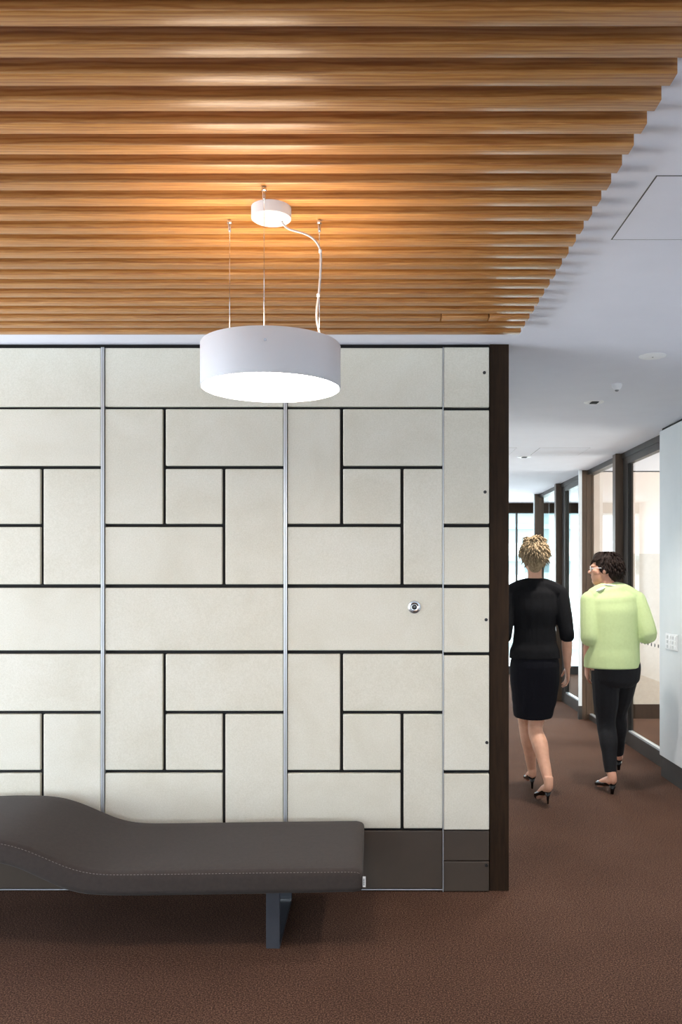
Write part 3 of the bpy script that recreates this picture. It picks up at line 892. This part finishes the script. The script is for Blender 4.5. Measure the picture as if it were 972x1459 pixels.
# ---- woman in black: faces away, walking
def woman_black():
    B = Vector((1.084, 5.75, 0))
    sk = bmesh.new()
    rot = Matrix.Rotation(R(-4), 3, 'Z')
    hc = B + V(-0.002, 0.005, 1.632)
    # torso
    limb(sk, [B + V(0, 0, z) for z in (0.80, 0.90, 1.02, 1.14, 1.27, 1.37, 1.43)],
         [(0.150, 0.105), (0.162, 0.112), (0.125, 0.088), (0.122, 0.088), (0.140, 0.098), (0.150, 0.085), (0.08, 0.06)], 20, (1, 0, 0))
    limb(sk, [B + V(-0.150, 0, 1.380), B + V(-0.08, -0.005, 1.412), B + V(0, -0.005, 1.43), B + V(0.08, -0.005, 1.412), B + V(0.150, 0, 1.380)], [0.040, 0.042, 0.046, 0.042, 0.040], 14, (0, 1, 0))
    limb(sk, [B + V(0, -0.012, 1.40), B + V(0, -0.006, 1.50), hc + V(0, -0.012, -0.03)], [0.060, 0.047, 0.05], 14)
    P = head(sk, hc, rot, 1.04)
    # arms
    rs, re, rw = B + V(0.172, 0, 1.385), B + V(0.205, -0.045, 1.120), B + V(0.228, 0.035, 0.880)
    ls, le, lw = B + V(-0.172, 0, 1.385), B + V(-0.205, -0.035, 1.120), B + V(-0.215, 0.14, 0.91)
    for a, b_, c in ((rs, re, rw), (ls, le, lw)):
        limb(sk, [a + V(0, 0, -0.02), a.lerp(b_, .5), b_, b_.lerp(c, .35), c], [0.040, 0.041, 0.036, 0.036, 0.024])
    hand(sk, rw, rw - re + V(0, 0.02, -0.06), (0, 1, 0.1), 1.0, 0.45, (-1, 0, 0))
    hand(sk, lw, lw - le + V(0, 0.02, -0.05), (0, 1, 0.1), 1.0, 0.45, (1, 0, 0))
    # legs: left leg planted ahead, right leg trailing
    lh, lk, la = B + V(-0.075, 0.01, 0.86), B + V(-0.025, 0.20, 0.475), B + V(0.035, 0.285, 0.125)
    rh, rk, ra = B + V(0.075, 0, 0.86), B + V(0.010, 0.03, 0.475), B + V(0.052, -0.20, 0.165)
    for a, k, c in ((lh, lk, la), (rh, rk, ra)):
        back = V(0, -0.022, 0)
        limb(sk, [a, a.lerp(k, .5), k, k.lerp(c, .30) + back, k.lerp(c, .65) + back * .5, c], [0.088, 0.072, 0.050, 0.054, 0.040, 0.030])
    # feet in heels
    ltoe, rtoe = B + V(0.032, 0.475, 0.016), B + V(0.005, -0.045, 0.014)
    lheel, rheel = B + V(0.035, 0.255, 0.068), B + V(0.052, -0.225, 0.098)
    for an, he, to in ((la, lheel, ltoe), (ra, rheel, rtoe)):
        f = (to - he)
        limb(sk, [an + V(0, 0, 0.03), he + V(0, 0.0, 0.040) + f * 0.08, he + f * 0.35 + V(0, 0, 0.038), he + f * 0.70 + V(0, 0, 0.020), to - f * 0.06], [0.031, 0.030, 0.030, 0.028, 0.010])
    sk = remesh(sk, 0.0052, 3)
    p = link('person', sk, 'skin_fair', smooth=True, origin=B)
    tag(p, 'person with short blond hair in black top and skirt walking away past the column', 'person')
    eyes(P, rot, 1.04, p, B)
    link('hair', hairdo(P, rot, 1.04, 3, 900, 0.042, 0, 0.012, 0.25), 'hair_blond', p, smooth=True, origin=B)
    # fitted top with elbow sleeves
    cl = bmesh.new()
    limb(cl, [B + V(0, 0, z) for z in (0.945, 0.99, 1.06, 1.15, 1.27, 1.37, 1.435, 1.482)],
         [(0.172, 0.126), (0.168, 0.122), (0.146, 0.104), (0.140, 0.102), (0.158, 0.114), (0.160, 0.100), (0.105, 0.074), (0.062, 0.060)], 24, (1, 0, 0))
    limb(cl, [B + V(-0.150, 0, 1.385), B + V(-0.085, -0.005, 1.418), B + V(0, -0.005, 1.432), B + V(0.085, -0.005, 1.418), B + V(0.150, 0, 1.385)], [0.060, 0.058, 0.056, 0.058, 0.060], 14, (0, 1, 0))
    for a, b_, c in ((rs, re, rw), (ls, le, lw)):
        limb(cl, [a + V(0, 0, -0.012), a.lerp(b_, .5), b_, b_.lerp(c, .16)], [0.058, 0.056, 0.050, 0.048], ball=True)
    link('cardigan', remesh(cl, 0.0055, 8), 'black_knit', p, smooth=True, origin=B)
    # pencil skirt
    cl = bmesh.new()
    ring = []
    limb(cl, [B + V(0, 0.0, 1.00), B + V(0, 0.0, 0.90), B + V(0.004, 0.02, 0.80), B + V(0.004, 0.035, 0.68), B + V(0.0, 0.05, 0.60), B + V(0.0, 0.055, 0.548)],
         [(0.140, 0.105), (0.166, 0.126), (0.166, 0.130), (0.152, 0.130), (0.138, 0.135), (0.130, 0.135)], 28, (1, 0, 0))
    link('skirt', remesh(cl, 0.0055, 2), 'black_skirt', p, smooth=True, origin=B)
    for he, to, up, gz in ((lheel, ltoe, V(0, 0.2, 1), 0.0), (rheel, rtoe, V(0, 0.3, 1), 0.022)):
        bm, (h, f, sd, u, ln) = shoe(he, to + (to - he).normalized() * 0.014, up, 0.07)
        so = link('shoe', bm, 'shoe_black', p, smooth=True, origin=B)
        link('heel', heel_spike(h, f, gz, False, ln), 'shoe_black', so, smooth=True, origin=B)
    return p

# ---- woman in lime: looks to the left, walking away
def woman_lime():
    B = Vector((1.658, 5.95, 0))
    sk = bmesh.new()
    rot = Matrix.Rotation(R(72), 3, 'Z')
    hc = B + V(-0.045, 0.03, 1.545)
    limb(sk, [B + V(0.02, 0, z) for z in (0.78, 0.87, 0.98, 1.10, 1.23, 1.33, 1.39)],
         [(0.150, 0.115), (0.165, 0.125), (0.150, 0.112), (0.148, 0.112), (0.155, 0.115), (0.155, 0.095), (0.08, 0.06)], 20, (1, 0, 0))
    limb(sk, [B + V(-0.135, 0, 1.345), B + V(-0.075, 0, 1.375), B + V(0, 0, 1.39), B + V(0.08, 0, 1.375), B + V(0.145, 0, 1.34)], [0.042, 0.044, 0.050, 0.044, 0.042], 14, (0, 1, 0))
    limb(sk, [B + V(-0.005, 0.0, 1.36), B + V(-0.02, 0.012, 1.43), hc + V(0.012, 0.0, -0.03)], [0.064, 0.052, 0.054], 14)
    P = head(sk, hc, rot, 1.0)
    rs, re, rw = B + V(0.170, 0, 1.345), B + V(0.232, -0.055, 1.10), B + V(0.130, 0.165, 1.03)
    ls, le, lw = B + V(-0.150, 0, 1.345), B + V(-0.165, -0.05, 1.085), B + V(-0.158, 0.05, 0.865)
    for a, b_, c in ((rs, re, rw), (ls, le, lw)):
        limb(sk, [a + V(0, 0, -0.03), a.lerp(b_, .5), b_, b_.lerp(c, .35), c], [0.042, 0.043, 0.038, 0.038, 0.025])
    hand(sk, rw, rw - re + V(-0.02, 0.05, 0), (0, 0, 1), 0.98, 0.6, (-1, 0, 0))
    hand(sk, lw, lw - le + V(0.01, 0.02, -0.07), (0, 1, 0.1), 0.98, 0.5, (1, 0, 0))
    lh, lk, la = B + V(-0.045, 0, 0.84), B + V(-0.030, 0.035, 0.465), B + V(-0.022, -0.055, 0.135)
    rh, rk, ra = B + V(0.095, 0.01, 0.84), B + V(0.115, 0.27, 0.50), B + V(0.170, 0.44, 0.165)
    for a, k, c in ((lh, lk, la), (rh, rk, ra)):
        back = V(0, -0.02, 0)
        limb(sk, [a, a.lerp(k, .5), k, k.lerp(c, .30) + back, k.lerp(c, .65) + back * .5, c], [0.090, 0.074, 0.052, 0.054, 0.040, 0.031])
    lheel, ltoe = B + V(-0.010, -0.095, 0.058), B + V(-0.078, 0.105, 0.014)
    rheel, rtoe = B + V(0.172, 0.415, 0.110), B + V(0.185, 0.630, 0.075)
    for an, he, to in ((la, lheel, ltoe), (ra, rheel, rtoe)):
        f = (to - he)
        limb(sk, [an + V(0, 0, 0.03), he + f * 0.10 + V(0, 0, 0.040), he + f * 0.35 + V(0, 0, 0.038), he + f * 0.70 + V(0, 0, 0.020), to - f * 0.06], [0.031, 0.031, 0.031, 0.028, 0.010])
    sk = remesh(sk, 0.0052, 3)
    p = link('person', sk, 'skin_warm', smooth=True, origin=B)
    tag(p, 'person with dark hair and glasses in lime green top looking to the side', 'person')
    eyes(P, rot, 1.0, p, B)
    link('hair', hairdo(P, rot, 1.0, 11, 900, 0.045, 0, 0.008, 0.1), 'hair_dark', p, smooth=True, origin=B)
    # glasses: two rims, bridge and temples
    bm = bmesh.new()
    for q in (-1, 1):
        pts = [P(q * 0.033 + 0.025 * math.cos(a), 0.094 - 0.006 * abs(math.cos(a)), 0.001 + 0.018 * math.sin(a)) for a in [k * math.pi / 12 for k in range(25)]]
        add_tube(bm, pts, 0.0020, 6)
        add_tube(bm, [P(q * 0.058, 0.090, 0.006), P(q * 0.080, 0.045, 0.008), P(q * 0.084, -0.004, 0.006), P(q * 0.080, -0.020, -0.010)], 0.0020, 6)
    add_tube(bm, [P(-0.009, 0.094, 0.004), P(0, 0.100, 0.007), P(0.009, 0.094, 0.004)], 0.0020, 6)
    gl = link('glasses', bm, 'white_plastic', p, smooth=True, origin=B)
    for q in (-1, 1):
        bm = bmesh.new()
        add_tube(bm, [P(q * 0.033, 0.0925, 0.001), P(q * 0.033, 0.0935, 0.001)], [(0.024, 0.017)] * 2, 20, side=rot @ V(1, 0, 0))
        link('lens', bm, 'lens', gl, origin=B)
    # loose lime top
    cl = bmesh.new()
    limb(cl, [B + V(x, 0, z) for x, z in ((0.0, 0.862), (0.0, 0.92), (0.002, 1.02), (0.005, 1.13), (0.008, 1.24), (0.005, 1.33), (0.0, 1.40), (-0.005, 1.425))],
         [(0.192, 0.158), (0.191, 0.156), (0.187, 0.146), (0.183, 0.140), (0.180, 0.136), (0.172, 0.118), (0.112, 0.084), (0.072, 0.068)], 28, (1, 0, 0))
    limb(cl, [B + V(-0.125, 0, 1.35), B + V(-0.07, 0, 1.385), B + V(0, 0, 1.40), B + V(0.08, 0, 1.385), B + V(0.14, 0, 1.345)], [0.064, 0.060, 0.060, 0.060, 0.064], 14, (0, 1, 0))
    for a, b_, c in ((rs, re, rw), (ls, le, lw)):
        limb(cl, [a + V(0, 0, -0.02), a.lerp(b_, .5), b_, b_.lerp(c, .12)], [0.068, 0.067, 0.064, 0.062], ball=True)
    link('top', remesh(cl, 0.0055, 10), 'lime_knit', p, smooth=True, origin=B)
    # white collar
    cl = bmesh.new()
    pts = [B + V(-0.012 + 0.066 * math.cos(a), 0.006 + 0.062 * math.sin(a), 1.424 + 0.012 * math.cos(a + 2.6)) for a in [k * math.pi / 16 for k in range(33)]]
    add_tube(cl, pts, [(0.010, 0.006)] * len(pts), 8)
    add_ell(cl, B + V(-0.090, -0.020, 1.405), (0.045, 0.055, 0.012), Matrix.Rotation(R(-24), 3, 'Y'), 16, 8)
    cl = remesh(cl, 0.004, 2)
    col = link('collar', cl, 'white_cotton', p, smooth=True, origin=B); col['label'] = 'white shirt collar'
    # cropped leggings
    cl = bmesh.new()
    limb(cl, [B + V(0.025, 0, 0.93), B + V(0.028, 0, 0.86), B + V(0.028, 0.005, 0.79), B + V(0.026, 0.01, 0.74)], [(0.160, 0.130), (0.170, 0.140), (0.165, 0.138), (0.120, 0.110)], 24, (1, 0, 0))
    for a, k, c in ((lh, lk, la), (rh, rk, ra)):
        back = V(0, -0.02, 0)
        limb(cl, [a, a.lerp(k, .5), k, k.lerp(c, .30) + back, k.lerp(c, .65) + back * .5, k.lerp(c, .97)], [0.100, 0.090, 0.066, 0.064, 0.050, 0.041])
    link('leggings', remesh(cl, 0.0055, 3), 'black_leggings', p, smooth=True, origin=B)
    for he, to, up, gz in ((lheel, ltoe, V(0, 0.2, 1), 0.0), (rheel, rtoe, V(0, 0.2, 1), 0.050)):
        bm, (h, f, sd, u, ln) = shoe(he, to + (to - he).normalized() * 0.014, up, 0.06)
        so = link('shoe', bm, 'shoe_black', p, smooth=True, origin=B)
        link('heel', heel_spike(h, f, gz, True, ln), 'shoe_black', so, smooth=True, origin=B)
    return p

woman_black()
woman_lime()
